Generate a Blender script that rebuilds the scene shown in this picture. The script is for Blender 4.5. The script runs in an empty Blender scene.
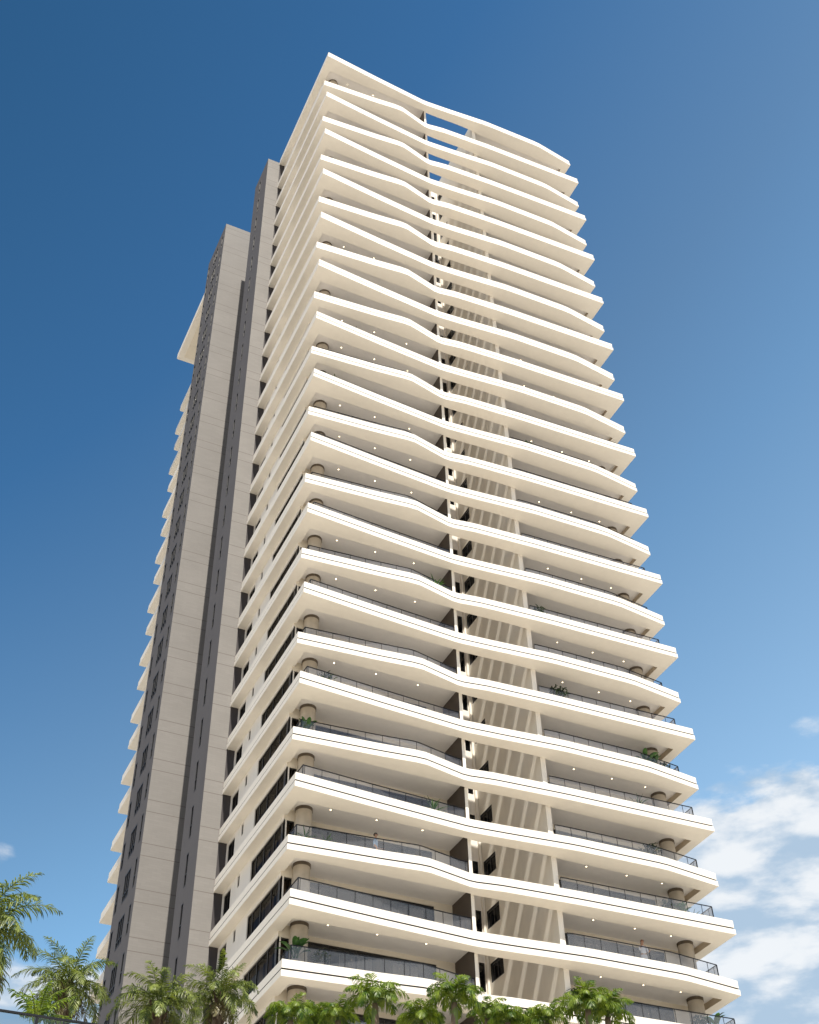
import bpy, bmesh, math, random
from mathutils import Vector, Matrix, noise
from math import sin, cos, pi, radians, sqrt, atan2, tan

random.seed(7)
scene = bpy.context.scene
COL = scene.collection
H = 3.1            # storey height
ZR = 110.0         # level of the roof line
DECK = 9.4         # podium deck level
NF = 29            # storeys built

# ------------------------------------------------------------------ materials
def mat(name):
    m = bpy.data.materials.new(name); m.use_nodes = True
    nt = m.node_tree; nt.nodes.clear()
    out = nt.nodes.new('ShaderNodeOutputMaterial')
    return m, nt, out

def N(nt, t, **kw):
    n = nt.nodes.new(t)
    for k, v in kw.items():
        if k.startswith('i_'):
            n.inputs[k[2:].replace('_', ' ')].default_value = v
        else:
            setattr(n, k, v)
    return n

def paint(name, col, rough=0.7, var=0.06, scale=0.6, bump=0.0, streak=True, spec=0.3):
    """painted render: slight blotches and faint vertical weather streaks"""
    m, nt, out = mat(name)
    b = N(nt, 'ShaderNodeBsdfPrincipled')
    b.inputs['Roughness'].default_value = rough
    b.inputs['Specular IOR Level'].default_value = spec
    geo = N(nt, 'ShaderNodeNewGeometry')
    n1 = N(nt, 'ShaderNodeTexNoise'); n1.inputs['Scale'].default_value = scale; n1.inputs['Detail'].default_value = 6
    nt.links.new(geo.outputs['Position'], n1.inputs['Vector'])
    mp = N(nt, 'ShaderNodeMapping'); mp.inputs['Scale'].default_value = (3.0, 3.0, 0.12)
    nt.links.new(geo.outputs['Position'], mp.inputs['Vector'])
    n2 = N(nt, 'ShaderNodeTexNoise'); n2.inputs['Scale'].default_value = 1.0; n2.inputs['Detail'].default_value = 4
    nt.links.new(mp.outputs[0], n2.inputs['Vector'])
    mx = N(nt, 'ShaderNodeMath', operation='ADD'); nt.links.new(n1.outputs['Fac'], mx.inputs[0])
    nt.links.new(n2.outputs['Fac'], mx.inputs[1])
    mr = N(nt, 'ShaderNodeMapRange'); mr.inputs['From Min'].default_value = 0.6; mr.inputs['From Max'].default_value = 1.4
    mr.inputs['To Min'].default_value = 1 - var; mr.inputs['To Max'].default_value = 1 + var
    nt.links.new(mx.outputs[0], mr.inputs['Value'])
    vm = N(nt, 'ShaderNodeVectorMath', operation='SCALE'); vm.inputs[0].default_value = col[:3]
    nt.links.new(mr.outputs[0], vm.inputs['Scale'])
    nt.links.new(vm.outputs[0], b.inputs['Base Color'])
    if bump:
        n3 = N(nt, 'ShaderNodeTexNoise'); n3.inputs['Scale'].default_value = 14; n3.inputs['Detail'].default_value = 4
        nt.links.new(geo.outputs['Position'], n3.inputs['Vector'])
        bp = N(nt, 'ShaderNodeBump'); bp.inputs['Strength'].default_value = bump; bp.inputs['Distance'].default_value = 0.02
        nt.links.new(n3.outputs['Fac'], bp.inputs['Height']); nt.links.new(bp.outputs[0], b.inputs['Normal'])
    nt.links.new(b.outputs[0], out.inputs['Surface'])
    return m

def jointed(name, col, jcol, off1, off2, zref, tile=True):
    """textured cladding with two shadow-gap joints per storey and a fine tile grid"""
    m, nt, out = mat(name)
    b = N(nt, 'ShaderNodeBsdfPrincipled'); b.inputs['Roughness'].default_value = 0.75
    b.inputs['Specular IOR Level'].default_value = 0.25
    geo = N(nt, 'ShaderNodeNewGeometry')
    sep = N(nt, 'ShaderNodeSeparateXYZ'); nt.links.new(geo.outputs['Position'], sep.inputs[0])
    facs = []
    for o in (off1, off2):
        a = N(nt, 'ShaderNodeMath', operation='SUBTRACT'); a.inputs[1].default_value = zref + o - 0.02
        nt.links.new(sep.outputs['Z'], a.inputs[0])
        d = N(nt, 'ShaderNodeMath', operation='DIVIDE'); d.inputs[1].default_value = H
        nt.links.new(a.outputs[0], d.inputs[0])
        f = N(nt, 'ShaderNodeMath', operation='FRACT'); nt.links.new(d.outputs[0], f.inputs[0])
        l = N(nt, 'ShaderNodeMath', operation='LESS_THAN'); l.inputs[1].default_value = 0.045 / H
        nt.links.new(f.outputs[0], l.inputs[0]); facs.append(l)
    mxx = N(nt, 'ShaderNodeMath', operation='MAXIMUM')
    nt.links.new(facs[0].outputs[0], mxx.inputs[0]); nt.links.new(facs[1].outputs[0], mxx.inputs[1])
    mp = N(nt, 'ShaderNodeMapping'); mp.inputs['Rotation'].default_value = (pi / 2, 0, 0)
    mp.inputs['Scale'].default_value = (1, 1, 1)
    nt.links.new(geo.outputs['Position'], mp.inputs['Vector'])
    br = N(nt, 'ShaderNodeTexBrick'); br.inputs['Scale'].default_value = 1.0
    br.inputs['Brick Width'].default_value = 0.6; br.inputs['Row Height'].default_value = 0.155
    br.inputs['Mortar Size'].default_value = 0.006; br.offset = 0.5
    br.inputs['Color1'].default_value = (1.03, 1.03, 1.03, 1); br.inputs['Color2'].default_value = (0.97, 0.97, 0.97, 1)
    br.inputs['Mortar'].default_value = (0.9, 0.9, 0.9, 1)
    nt.links.new(mp.outputs[0], br.inputs['Vector'])
    ns = N(nt, 'ShaderNodeTexNoise'); ns.inputs['Scale'].default_value = 0.35; ns.inputs['Detail'].default_value = 5
    nt.links.new(geo.outputs['Position'], ns.inputs['Vector'])
    mr = N(nt, 'ShaderNodeMapRange'); mr.inputs['From Min'].default_value = .3; mr.inputs['From Max'].default_value = .7
    mr.inputs['To Min'].default_value = .94; mr.inputs['To Max'].default_value = 1.06
    nt.links.new(ns.outputs['Fac'], mr.inputs['Value'])
    c1 = N(nt, 'ShaderNodeVectorMath', operation='SCALE'); nt.links.new(br.outputs['Color'], c1.inputs[0])
    nt.links.new(mr.outputs[0], c1.inputs['Scale'])
    c2 = N(nt, 'ShaderNodeVectorMath', operation='MULTIPLY'); c2.inputs[1].default_value = col[:3]
    nt.links.new(c1.outputs[0], c2.inputs[0])
    mix = N(nt, 'ShaderNodeMix', data_type='RGBA')
    nt.links.new(mxx.outputs[0], mix.inputs['Factor']); nt.links.new(c2.outputs[0], mix.inputs[6])
    mix.inputs[7].default_value = (*jcol, 1)
    nt.links.new(mix.outputs[2], b.inputs['Base Color']); nt.links.new(b.outputs[0], out.inputs['Surface'])
    return m

def glassy(name, tint, refl, rough=0.02, milk=0.0, top=.7):
    """thin glazing: tinted see-through plus mirror reflection rising at grazing angles"""
    m, nt, out = mat(name)
    tr = N(nt, 'ShaderNodeBsdfTransparent'); tr.inputs['Color'].default_value = (*tint, 1)
    gl = N(nt, 'ShaderNodeBsdfGlossy'); gl.inputs['Roughness'].default_value = rough
    gl.inputs['Color'].default_value = (0.9, 0.92, 0.95, 1)
    lw = N(nt, 'ShaderNodeLayerWeight'); lw.inputs['Blend'].default_value = 0.35
    mr = N(nt, 'ShaderNodeMapRange'); mr.inputs['To Min'].default_value = refl; mr.inputs['To Max'].default_value = top
    nt.links.new(lw.outputs['Fresnel'], mr.inputs['Value'])
    mx = N(nt, 'ShaderNodeMixShader'); nt.links.new(mr.outputs[0], mx.inputs[0])
    if milk:
        df = N(nt, 'ShaderNodeBsdfDiffuse'); df.inputs['Color'].default_value = (.55, .57, .62, 1)
        m2 = N(nt, 'ShaderNodeMixShader'); m2.inputs[0].default_value = milk
        nt.links.new(tr.outputs[0], m2.inputs[1]); nt.links.new(df.outputs[0], m2.inputs[2]); nt.links.new(m2.outputs[0], mx.inputs[1])
    else:
        nt.links.new(tr.outputs[0], mx.inputs[1])
    nt.links.new(gl.outputs[0], mx.inputs[2])
    nt.links.new(mx.outputs[0], out.inputs['Surface'])
    return m

def simple(name, col, rough=0.5, metal=0.0, spec=0.5, emit=0.0):
    m, nt, out = mat(name)
    b = N(nt, 'ShaderNodeBsdfPrincipled')
    b.inputs['Base Color'].default_value = (*col, 1); b.inputs['Roughness'].default_value = rough
    b.inputs['Metallic'].default_value = metal; b.inputs['Specular IOR Level'].default_value = spec
    if emit:
        b.inputs['Emission Color'].default_value = (1.0, 0.80, 0.52, 1); b.inputs['Emission Strength'].default_value = emit
    nt.links.new(b.outputs[0], out.inputs['Surface'])
    return m

def darkglass(name, col, refl):
    m, nt, out = mat(name)
    d = N(nt, 'ShaderNodeBsdfDiffuse'); d.inputs['Color'].default_value = (*col, 1)
    g = N(nt, 'ShaderNodeBsdfGlossy'); g.inputs['Roughness'].default_value = .05
    mx = N(nt, 'ShaderNodeMixShader'); mx.inputs[0].default_value = refl
    nt.links.new(d.outputs[0], mx.inputs[1]); nt.links.new(g.outputs[0], mx.inputs[2]); nt.links.new(mx.outputs[0], out.inputs['Surface'])
    return m

def leafy(name, c1, c2, transl=0.35, scale=3.0, rough=0.42):
    m, nt, out = mat(name)
    geo = N(nt, 'ShaderNodeNewGeometry')
    ns = N(nt, 'ShaderNodeTexNoise'); ns.inputs['Scale'].default_value = scale; ns.inputs['Detail'].default_value = 3
    nt.links.new(geo.outputs['Position'], ns.inputs['Vector'])
    rp = N(nt, 'ShaderNodeMapRange'); rp.inputs['From Min'].default_value = .35; rp.inputs['From Max'].default_value = .65
    nt.links.new(ns.outputs['Fac'], rp.inputs['Value'])
    ra = N(nt, 'ShaderNodeMath', operation='ADD')
    rr = N(nt, 'ShaderNodeMath', operation='MULTIPLY_ADD'); rr.inputs[1].default_value = 0.5; rr.inputs[2].default_value = -0.25
    nt.links.new(geo.outputs['Random Per Island'], rr.inputs[0])
    nt.links.new(rp.outputs[0], ra.inputs[0]); nt.links.new(rr.outputs[0], ra.inputs[1]); ra.use_clamp = True
    mix = N(nt, 'ShaderNodeMix', data_type='RGBA'); nt.links.new(ra.outputs[0], mix.inputs['Factor'])
    mix.inputs[6].default_value = (*c1, 1); mix.inputs[7].default_value = (*c2, 1)
    b = N(nt, 'ShaderNodeBsdfPrincipled'); b.inputs['Roughness'].default_value = rough
    b.inputs['Specular IOR Level'].default_value = 0.45
    nt.links.new(mix.outputs[2], b.inputs['Base Color'])
    tl = N(nt, 'ShaderNodeBsdfTranslucent'); 
    sc = N(nt, 'ShaderNodeVectorMath', operation='MULTIPLY'); sc.inputs[1].default_value = (1.25, 1.25, 0.5)
    nt.links.new(mix.outputs[2], sc.inputs[0]); nt.links.new(sc.outputs[0], tl.inputs['Color'])
    ms = N(nt, 'ShaderNodeMixShader'); ms.inputs[0].default_value = transl
    nt.links.new(b.outputs[0], ms.inputs[1]); nt.links.new(tl.outputs[0], ms.inputs[2])
    nt.links.new(ms.outputs[0], out.inputs['Surface'])
    return m

M = {}
M['white'] = paint('white_render', (0.80, 0.758, 0.685), 0.65, 0.035, 0.5)
M['whitewall'] = paint('white_wall_render', (0.76, 0.725, 0.67), 0.7, 0.04, 0.5)
M['groove'] = simple('shadow_gap', (0.06, 0.055, 0.05), 0.8)
M['ceiling'] = paint('ceiling_paint', (0.87, 0.845, 0.825), 0.8, 0.03, 0.5)
M['floor'] = paint('balcony_tiles', (0.76, 0.72, 0.66), 0.5, 0.05, 1.0)
M['tan'] = paint('tan_shade_tone', (0.50, 0.42, 0.32), 0.7, 0.06, 0.8)  # tone for the shaded recess end and the unseen gap face
M['cream'] = paint('cream_render', (0.74, 0.68, 0.57), 0.7, 0.04, 0.7)
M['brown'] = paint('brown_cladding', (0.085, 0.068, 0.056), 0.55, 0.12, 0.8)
M['shade_ring'] = paint('shade_ring_brown', (0.12, 0.095, 0.07), 0.6, 0.1, 1.5)  # shade at the column heads, put into a dark brown colour
M['column'] = paint('column_concrete', (0.47, 0.415, 0.34), 0.75, 0.16, 2.5, 0.25)
M['beige'] = jointed('beige_cladding', (0.212, 0.202, 0.192), (0.13, 0.115, 0.105), -0.03, -0.88, ZR)
M['grey'] = paint('grey_render', (0.112, 0.107, 0.112), 0.8, 0.06, 0.5)
M['darkgrey'] = paint('dark_grey_render', (0.055, 0.050, 0.052), 0.8, 0.1, 0.6)
M['frame'] = simple('black_frame', (0.012, 0.011, 0.011), 0.4)
M['whiteframe'] = simple('pale_reveal', (0.42, 0.40, 0.38), 0.6)
M['rail'] = simple('rail_metal', (0.02, 0.021, 0.024), 0.35, 0.6)
M['railglass'] = glassy('railing_glass', (0.90, 0.91, 0.93), 0.05, milk=.10, top=.5)
M['pane'] = glassy('window_pane', (0.42, 0.43, 0.45), 0.08, top=.4)
M['sidepane'] = glassy('side_window_pane', (0.26, 0.225, 0.19), 0.01, top=.06)
M['clear'] = glassy('clear_glass', (0.80, 0.84, 0.86), 0.03, top=.35)
M['gapwall'] = paint('gap_wall_render', (0.68, 0.655, 0.60), 0.75, 0.05, 0.6)
M['darkpane'] = darkglass('dark_pane', (0.006, 0.006, 0.007), .05)
M['curtain'] = paint('curtain_cloth', (0.62, 0.58, 0.52), 0.9, 0.05, 2.0)
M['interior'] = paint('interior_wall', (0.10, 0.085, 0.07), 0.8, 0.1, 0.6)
M['lamp'] = simple('downlight_glow', (1, 0.9, 0.75), 0.5, 0, 0.5, 4.5)
M['deck'] = paint('pale_paving', (0.40, 0.368, 0.31), 0.8, 0.08, 0.3)
M['concrete'] = paint('podium_concrete', (0.42, 0.40, 0.37), 0.8, 0.1, 0.4, 0.1)
M['ground'] = paint('city_ground', (0.40, 0.368, 0.322), 0.9, 0.25, 0.02)
M['trunk'] = paint('palm_trunk', (0.17, 0.13, 0.095), 0.9, 0.3, 6.0, 0.6)
M['trunkdark'] = paint('palm_trunk_dark', (0.075, 0.05, 0.035), 0.9, 0.35, 8.0, 0.6)
M['shaft'] = paint('palm_crownshaft', (0.12, 0.17, 0.05), 0.5, 0.15, 3.0)
M['frond'] = leafy('frond_olive', (0.030, 0.062, 0.014), (0.25, 0.30, 0.075), 0.34)
M['frondbright'] = leafy('frond_bright', (0.04, 0.10, 0.010), (0.25, 0.33, 0.045), 0.42)
M['dryfrond'] = leafy('frond_dry', (0.12, 0.11, 0.05), (0.20, 0.17, 0.08), 0.2)
M['plant'] = leafy('plant_leaf', (0.016, 0.060, 0.010), (0.045, 0.13, 0.02), 0.25, 6.0)
M['plantdark'] = leafy('plant_leaf_dark', (0.012, 0.028, 0.010), (0.03, 0.06, 0.02), 0.2, 6.0)
M['pot'] = paint('pot_ceramic', (0.30, 0.28, 0.26), 0.6, 0.08, 4.0)
M['skin'] = simple('skin', (0.45, 0.26, 0.17), 0.55)
M['hairdark'] = simple('hair_dark', (0.02, 0.014, 0.010), 0.6)
M['hairred'] = simple('hair_reddish', (0.16, 0.06, 0.03), 0.6)
M['clothblue'] = paint('shirt_blue', (0.36, 0.52, 0.70), 0.9, 0.08, 8.0)
M['clothwhite'] = paint('shirt_white', (0.72, 0.72, 0.74), 0.9, 0.06, 8.0)
M['trouserdark'] = paint('trousers_dark', (0.05, 0.055, 0.08), 0.9, 0.1, 8.0)
M['trouserpale'] = paint('trousers_pale', (0.55, 0.56, 0.60), 0.9, 0.08, 8.0)
M['soil'] = simple('soil', (0.05, 0.035, 0.025), 0.95)

# ------------------------------------------------------------------ mesh builder
class MB:
    def __init__(self): self.v = []; self.f = []; self.mi = []; self.mats = []; self.sm = []
    def mid(self, m):
        if m not in self.mats: self.mats.append(m)
        return self.mats.index(m)
    def face(self, pts, m, smooth=False):
        b = len(self.v); self.v += [tuple(p) for p in pts]
        self.f.append(tuple(range(b, b + len(pts)))); self.mi.append(self.mid(m)); self.sm.append(smooth)
    def grid(self, rows, m, smooth=True, closed=False):
        b = len(self.v); n = len(rows[0])
        for r in rows: self.v += [tuple(p) for p in r]
        k = self.mid(m)
        for i in range(len(rows) - 1):
            for j in range(n if closed else n - 1):
                j2 = (j + 1) % n
                self.f.append((b + i*n + j, b + i*n + j2, b + (i+1)*n + j2, b + (i+1)*n + j)); self.mi.append(k); self.sm.append(smooth)
    def box(self, x0, x1, y0, y1, z0, z1, m):
        c = [(x, y, z) for z in (z0, z1) for y in (y0, y1) for x in (x0, x1)]
        for q in ((0,2,3,1), (4,5,7,6), (0,1,5,4), (2,6,7,3), (0,4,6,2), (1,3,7,5)):
            self.face([c[i] for i in q], m)
    def bar(self, a, b, w, hgt, m, up=Vector((0, 0, 1))):
        a = Vector(a); b = Vector(b); d = (b - a).normalized()
        s = d.cross(up)
        if s.length < 1e-4: s = d.cross(Vector((0, 1, 0)))
        s.normalize(); u = s.cross(d)
        c = [p + s*sx*w/2 + u*su*hgt/2 for p in (a, b) for su in (-1, 1) for sx in (-1, 1)]
        for q in ((0,1,3,2), (4,6,7,5), (0,4,5,1), (2,3,7,6), (0,2,6,4), (1,5,7,3)):
            self.face([c[i] for i in q], m)
    def tube(self, pts, rad, n, m, cap=True):
        rows = []
        pts = [Vector(p) for p in pts]
        for i, p in enumerate(pts):
            d = (pts[min(i+1, len(pts)-1)] - pts[max(i-1, 0)]).normalized()
            s = d.cross(Vector((0, 1, 0.001))); 
            if s.length < .05: s = d.cross(Vector((1, 0, 0)))
            s.normalize(); t = d.cross(s)
            r = rad[i] if isinstance(rad, (list, tuple)) else rad
            rows.append([p + s*cos(2*pi*j/n)*r + t*sin(2*pi*j/n)*r for j in range(n)])
        self.grid(rows, m, True, True)
        if cap:
            self.face(rows[0][::-1], m); self.face(rows[-1], m)
    def mesh(self, name):
        me = bpy.data.meshes.new(name); me.from_pydata(self.v, [], self.f)
        for m in self.mats: me.materials.append(m)
        me.polygons.foreach_set('material_index', self.mi)
        me.polygons.foreach_set('use_smooth', self.sm)
        bm = bmesh.new(); bm.from_mesh(me)
        bmesh.ops.remove_doubles(bm, verts=bm.verts, dist=0.0004)
        bm.to_mesh(me); bm.free(); me.update()
        return me

def link(name, me, parent=None, loc=(0, 0, 0), rz=0.0, sc=None):
    o = bpy.data.objects.new(name, me); COL.objects.link(o)
    o.location = loc; o.rotation_euler = (0, 0, rz)
    if sc is not None: o.scale = sc if hasattr(sc, '__len__') else (sc,)*3
    if parent: o.parent = parent
    return o

def thing(o, label, cat, group=None):
    o['label'] = label; o['category'] = cat
    if group: o['group'] = group
    return o

def empty(name, loc, label, cat, group=None, rz=0.0, sc=None):
    return thing(link(name, None, None, loc, rz, sc), label, cat, group)

# ------------------------------------------------------------------ tower plan (origin: front left corner, y runs away from the street)
W = 25.60; DEPTH = 12.1
PA = [(0, 0.0), (4.75, 0.33), (10.0, 0.64), (12.4, 0.46), (16.2, 0.12), (21.8, 0.0), (W, 0.47)]
PB = [(0, 0.66), (4.7, 0.32), (7.2, 0.06), (10.0, 0.68), (11.6, 0.44), (16.1, 0.17), (W, -0.15)]

def prof(P, x, w=0.28):
    def pl(t):
        if t <= P[0][0]: a, b = P[0], P[1]
        elif t >= P[-1][0]: a, b = P[-2], P[-1]
        else:
            for i in range(len(P)-1):
                if P[i][0] <= t <= P[i+1][0]: a, b = P[i], P[i+1]; break
        return a[1] + (b[1]-a[1]) * (t-a[0])/(b[0]-a[0])
    n = 9
    return sum(pl(x + w*(2*i/(n-1)-1)) for i in range(n))/n

XL, XG0, XG1, XR = 0.65, 10.26, 15.53, 25.0      # recess limits; the gap is between XG0+.18 and XG1-.25
GL, GR = 10.38, 15.36
REC = 1.25; GLY = 3.4
def gapb(x): return 1.30 - .145*min(1, max(0, (x-11.2)/2.6))
XS = sorted(set([0, .3, XL, XG0, GL, GR, XG1, XR, W-.3, W] + [round(.65 + i*.61, 3) for i in range(1, 40)] ))
XS = [x for x in XS if x <= W]

def slab_mesh(P, name, canopy=False):
    mb = MB(); m = M['white']; t = 0.8; d = 0.03
    f = {x: prof(P, x) for x in XS}
    def outline(off):
        pts = [(-off, DEPTH)]
        for x in XS:
            xx = -off if x == 0 else (W+off if x == W else x)
            pts.append((xx, f[x]-off))
        pts.append((W+off, DEPTH)); return pts
    o0, oi, o1 = outline(0), outline(-0.10), outline(d)
    def band(o, z0, z1, mm):
        for a, b in zip(o[:-1], o[1:]): mb.face([(*a, z0), (*b, z0), (*b, z1), (*a, z1)], mm)
    def ring(oa, ob, z, mm, flip=False):
        for i in range(len(oa)-1):
            q = [(*oa[i], z), (*oa[i+1], z), (*ob[i+1], z), (*ob[i], z)]
            mb.face(q[::-1] if flip else q, mm)
    band(o0, -0.41, 0, m); ring(o0, oi, -0.41, M['groove'], True); band(oi, -0.50, -0.41, M['groove'])
    ring(o1, oi, -0.50, M['groove']); band(o1, -t, -0.50, m)
    # soffit band along the front, and the flanks
    fo = {x: f[x]-d for x in XS}
    for a, b in zip(XS[:-1], XS[1:]):
        xa = -d if a == 0 else a; xb = W+d if b == W else b
        ingap = a >= GL-.001 and b <= GR+.001
        ba, bb = (gapb(a), gapb(b)) if ingap else (REC, REC)
        mb.face([(xa, fo[a], -t), (xa, ba, -t), (xb, bb, -t), (xb, fo[b], -t)], m)
        mb.face([(xa if a else 0, f[a], 0), (xb if b != W else W, f[b], 0), (b, bb+(0 if ingap else .3), 0), (a, ba+(0 if ingap else .3), 0)], m)
        if ingap: mb.face([(a, ba, -t), (b, bb, -t), (b, bb, 0), (a, ba, 0)], m)
    for (a, b) in ((-d, XL), (XR, W+d)):
        mb.face([(a, REC, -t), (a, DEPTH, -t), (b, DEPTH, -t), (b, REC, -t)], m)
        mb.face([(max(a, 0), REC+.3, 0), (min(b, W), REC+.3, 0), (min(b, W), DEPTH, 0), (max(a, 0), DEPTH, 0)], m)
    for (a, b) in ((XG0, GL), (GR, XG1)):
        mb.face([(a, REC, -t), (a, GLY, -t), (b, GLY, -t), (b, REC, -t)], m)
    # raised ceiling panels of the two balconies
    for (a, b) in ((XL, XG0), (XG1, XR)):
        zc = -0.45
        mb.face([(a, REC, zc), (a, GLY+.2, zc), (b, GLY+.2, zc), (b, REC, zc)], M['ceiling'])
        mb.face([(a, REC, -t), (b, REC, -t), (b, REC, zc), (a, REC, zc)], m)
        for x in (a, b):
            mm = M['tan'] if x == XR else m  # right recess face: its shade is put into the tan colour
            mb.face([(x, REC, -t), (x, GLY+6, -t), (x, GLY+6, zc), (x, REC, zc)], mm)
        mb.face([(a, REC+.3, 0), (b, REC+.3, 0), (b, GLY+.2, 0), (a, GLY+.2, 0)], M['floor'])
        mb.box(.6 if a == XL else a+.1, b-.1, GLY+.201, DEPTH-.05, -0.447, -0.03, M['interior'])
    for x in (GL, GR): mb.face([(x, gapb(x), -t), (x, GLY, -t), (x, GLY, 0), (x, gapb(x), 0)], m)
    return mb.mesh(name)

def zs(k): return ZR - k*H + (1.0 if k == 0 else 0)

TX, TY = 12.8, 21.5
tower = empty('apartment_tower', (TX, TY, DECK), 'tall white apartment tower with wavy stacked balconies and grey stair blocks at its side', 'apartment tower')
def tpart(name, me, loc=(0, 0, 0), parent=None, **kw):
    """part of the tower, placed in world coordinates"""
    if parent is None:
        return link(name, me, tower, (loc[0]-TX, loc[1]-TY, loc[2]-DECK), **kw)
    return link(name, me, parent, loc, **kw)

slabA = slab_mesh(PA, 'balcony_slab_a'); slabB = slab_mesh(PB, 'balcony_slab_b')
for k in range(NF + 1):
    tpart('balcony_slab', slabA if k % 2 == 0 else slabB, (0, 0, zs(k)))

# rear slabs, mirrored about the middle of the plan
def rear_mesh(name, extra):
    mb = MB(); y1 = 43.0 - extra; x0, x1 = 0.3, 25.4
    mb.box(x0, x1, 29.9, y1, -.41, 0, M['white']); mb.box(x0-.03, x1+.03, 29.87, y1+.03, -.8, -.485, M['white'])
    mb.box(x0+.05, x1-.05, 29.95, y1-.05, -.485, -.41, M['groove'])
    return mb.mesh(name)
rA, rB = rear_mesh('rear_slab_a', 0.0), rear_mesh('rear_slab_b', 0.65)
for k in range(1, NF + 1): tpart('rear_balcony_slab', rA if k % 2 == 0 else rB, (0, 0, zs(k)-.5))
mb = MB(); mb.box(-1.55, 25.4, 28.5, 39.2, 0.05, 0.85, M['white']); mb.box(-0.9, 24.9, 29.1, 38.6, 0.0, 0.047, M['cream'])
tpart('roof_canopy', mb.mesh('roof_canopy'), (0, 0, ZR))

# ------------------------------------------------------------------ walls with real openings
def wall_openings(mb, P, u0, u1, z0, z1, ops, m, depth, mrev):
    """P(u, z, d) -> point; d is depth into the wall.  ops: (ua, ub, za, zb)"""
    us = sorted(set([u0, u1] + [o[0] for o in ops] + [o[1] for o in ops]))
    zz = sorted(set([z0, z1] + [o[2] for o in ops] + [o[3] for o in ops]))
    us = [u for u in us if u0 <= u <= u1]; zz = [z for z in zz if z0 <= z <= z1]
    for i in range(len(us)-1):
        um = (us[i]+us[i+1])/2
        col = [o for o in ops if o[0] < um < o[1]]
        run = None
        for j in range(len(zz)-1):
            zm = (zz[j]+zz[j+1])/2
            hole = any(o[2] < zm < o[3] for o in col)
            if not hole and run is None: run = zz[j]
            if hole and run is not None:
                mb.face([P(us[i], run, 0), P(us[i+1], run, 0), P(us[i+1], zz[j], 0), P(us[i], zz[j], 0)], m); run = None
        if run is not None:
            mb.face([P(us[i], run, 0), P(us[i+1], run, 0), P(us[i+1], zz[-1], 0), P(us[i], zz[-1], 0)], m)
    for (a, b, c, d) in ops:
        for (p, q) in (((a, c), (b, c)), ((b, c), (b, d)), ((b, d), (a, d)), ((a, d), (a, c))):
            mb.face([P(*p, 0), P(*q, 0), P(*q, depth), P(*p, depth)], mrev)

ZB = DECK
X0 = 0.5; X1 = 25.2; CORNER = 2.75
# left flank of the front wings: x = X0, facing -x
ops = []
for k in range(NF):
    z = ZR - k*H
    ops += [(CORNER, 7.5, z-2.98, z-1.07), (9.28, 9.6, z-1.62, z-.93), (10.68, 11.86, z-2.75, z-1.05)]
mb = MB()
wall_openings(mb, lambda u, z, d: (X0+d, u, z), CORNER, DEPTH, ZB, ZR+.6, ops, M['whitewall'], .16, M['whitewall'])
# front returns of the corner bay (y = CORNER, and its inner cheek)
mb2ops = [(X0+.08, 1.08, ZR-k*H-2.98, ZR-k*H-1.07) for k in range(NF)]
wall_openings(mb, lambda u, z, d: (u, CORNER+d, z), X0, 1.15, ZB, ZR+.6, mb2ops, M['cream'], .14, M['cream'])
mb.face([(1.15, CORNER, ZB), (1.15, GLY, ZB), (1.15, GLY, ZR+.6), (1.15, CORNER, ZR+.6)], M['cream'])
tpart('side_wall', mb.mesh('side_wall'))
mb = MB(); mb.face([(X1, GLY, ZB), (X1, DEPTH+18, ZB), (X1, DEPTH+18, ZR+.6), (X1, GLY, ZR+.6)], M['whitewall'])
tpart('side_wall', mb.mesh('far_side_wall'))

# front walls of the two wings (y = GLY)
WL0, WL1, WR0, WR1 = 1.95, 9.2, 15.9, 23.4
for (a, b, w0, w1, nm) in ((1.15, XG0, WL0, WL1, 'l'), (XG1, X1, WR0, WR1, 'r')):
    mb = MB()
    ops = [(w0, w1, ZR-k*H-3.05, ZR-k*H-.70) for k in range(NF)]
    wall_openings(mb, lambda u, z, d: (u, GLY+d, z), a, b, ZB, ZR+.6, ops, M['cream'], .2, M['cream'])
    tpart('wing_wall', mb.mesh('wing_wall_'+nm))
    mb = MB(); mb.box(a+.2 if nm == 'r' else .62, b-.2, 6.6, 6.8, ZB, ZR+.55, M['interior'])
    tpart('room_wall', mb.mesh('room_wall_'+nm))

# party walls beside the gap
mb = MB()
def slabwall(x0, x1, y0, y1, ml, mr, mf, zt=ZR+.3):
    mb.face([(x0, y0, ZB), (x0, y1, ZB), (x0, y1, zt), (x0, y0, zt)], ml)
    mb.face([(x1, y0, ZB), (x1, y1, ZB), (x1, y1, zt), (x1, y0, zt)], mr)
    mb.face([(x0, y0, ZB), (x1, y0, ZB), (x1, y0, zt), (x0, y0, zt)], mf)
    mb.face([(x0, y0, zt), (x1, y0, zt), (x1, y1, zt), (x0, y1, zt)], mf)
slabwall(10.25, 10.44, 1.345, 8.75, M['brown'], M['tan'], M['white'], ZR+1.5)  # gap side is unseen, toned tan to cut bounced light
tpart('party_wall', mb.mesh('party_wall_l'))
GWY0, GWY1 = 7.05, 8.5
mb = MB()
gops = [(GWY0, GWY1, ZR-k*H-1.75, ZR-k*H-.65) for k in range(NF)]
wall_openings(mb, lambda u, z, d: (15.22+d, u, z), 1.175, 8.75, ZB, ZR+1.5, gops, M['gapwall'], .12, M['frame'])
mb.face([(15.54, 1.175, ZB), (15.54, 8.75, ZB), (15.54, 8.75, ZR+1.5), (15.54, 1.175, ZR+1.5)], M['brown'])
mb.face([(15.22, 1.175, ZB), (15.54, 1.175, ZB), (15.54, 1.175, ZR+1.5), (15.22, 1.175, ZR+1.5)], M['white'])
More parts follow.
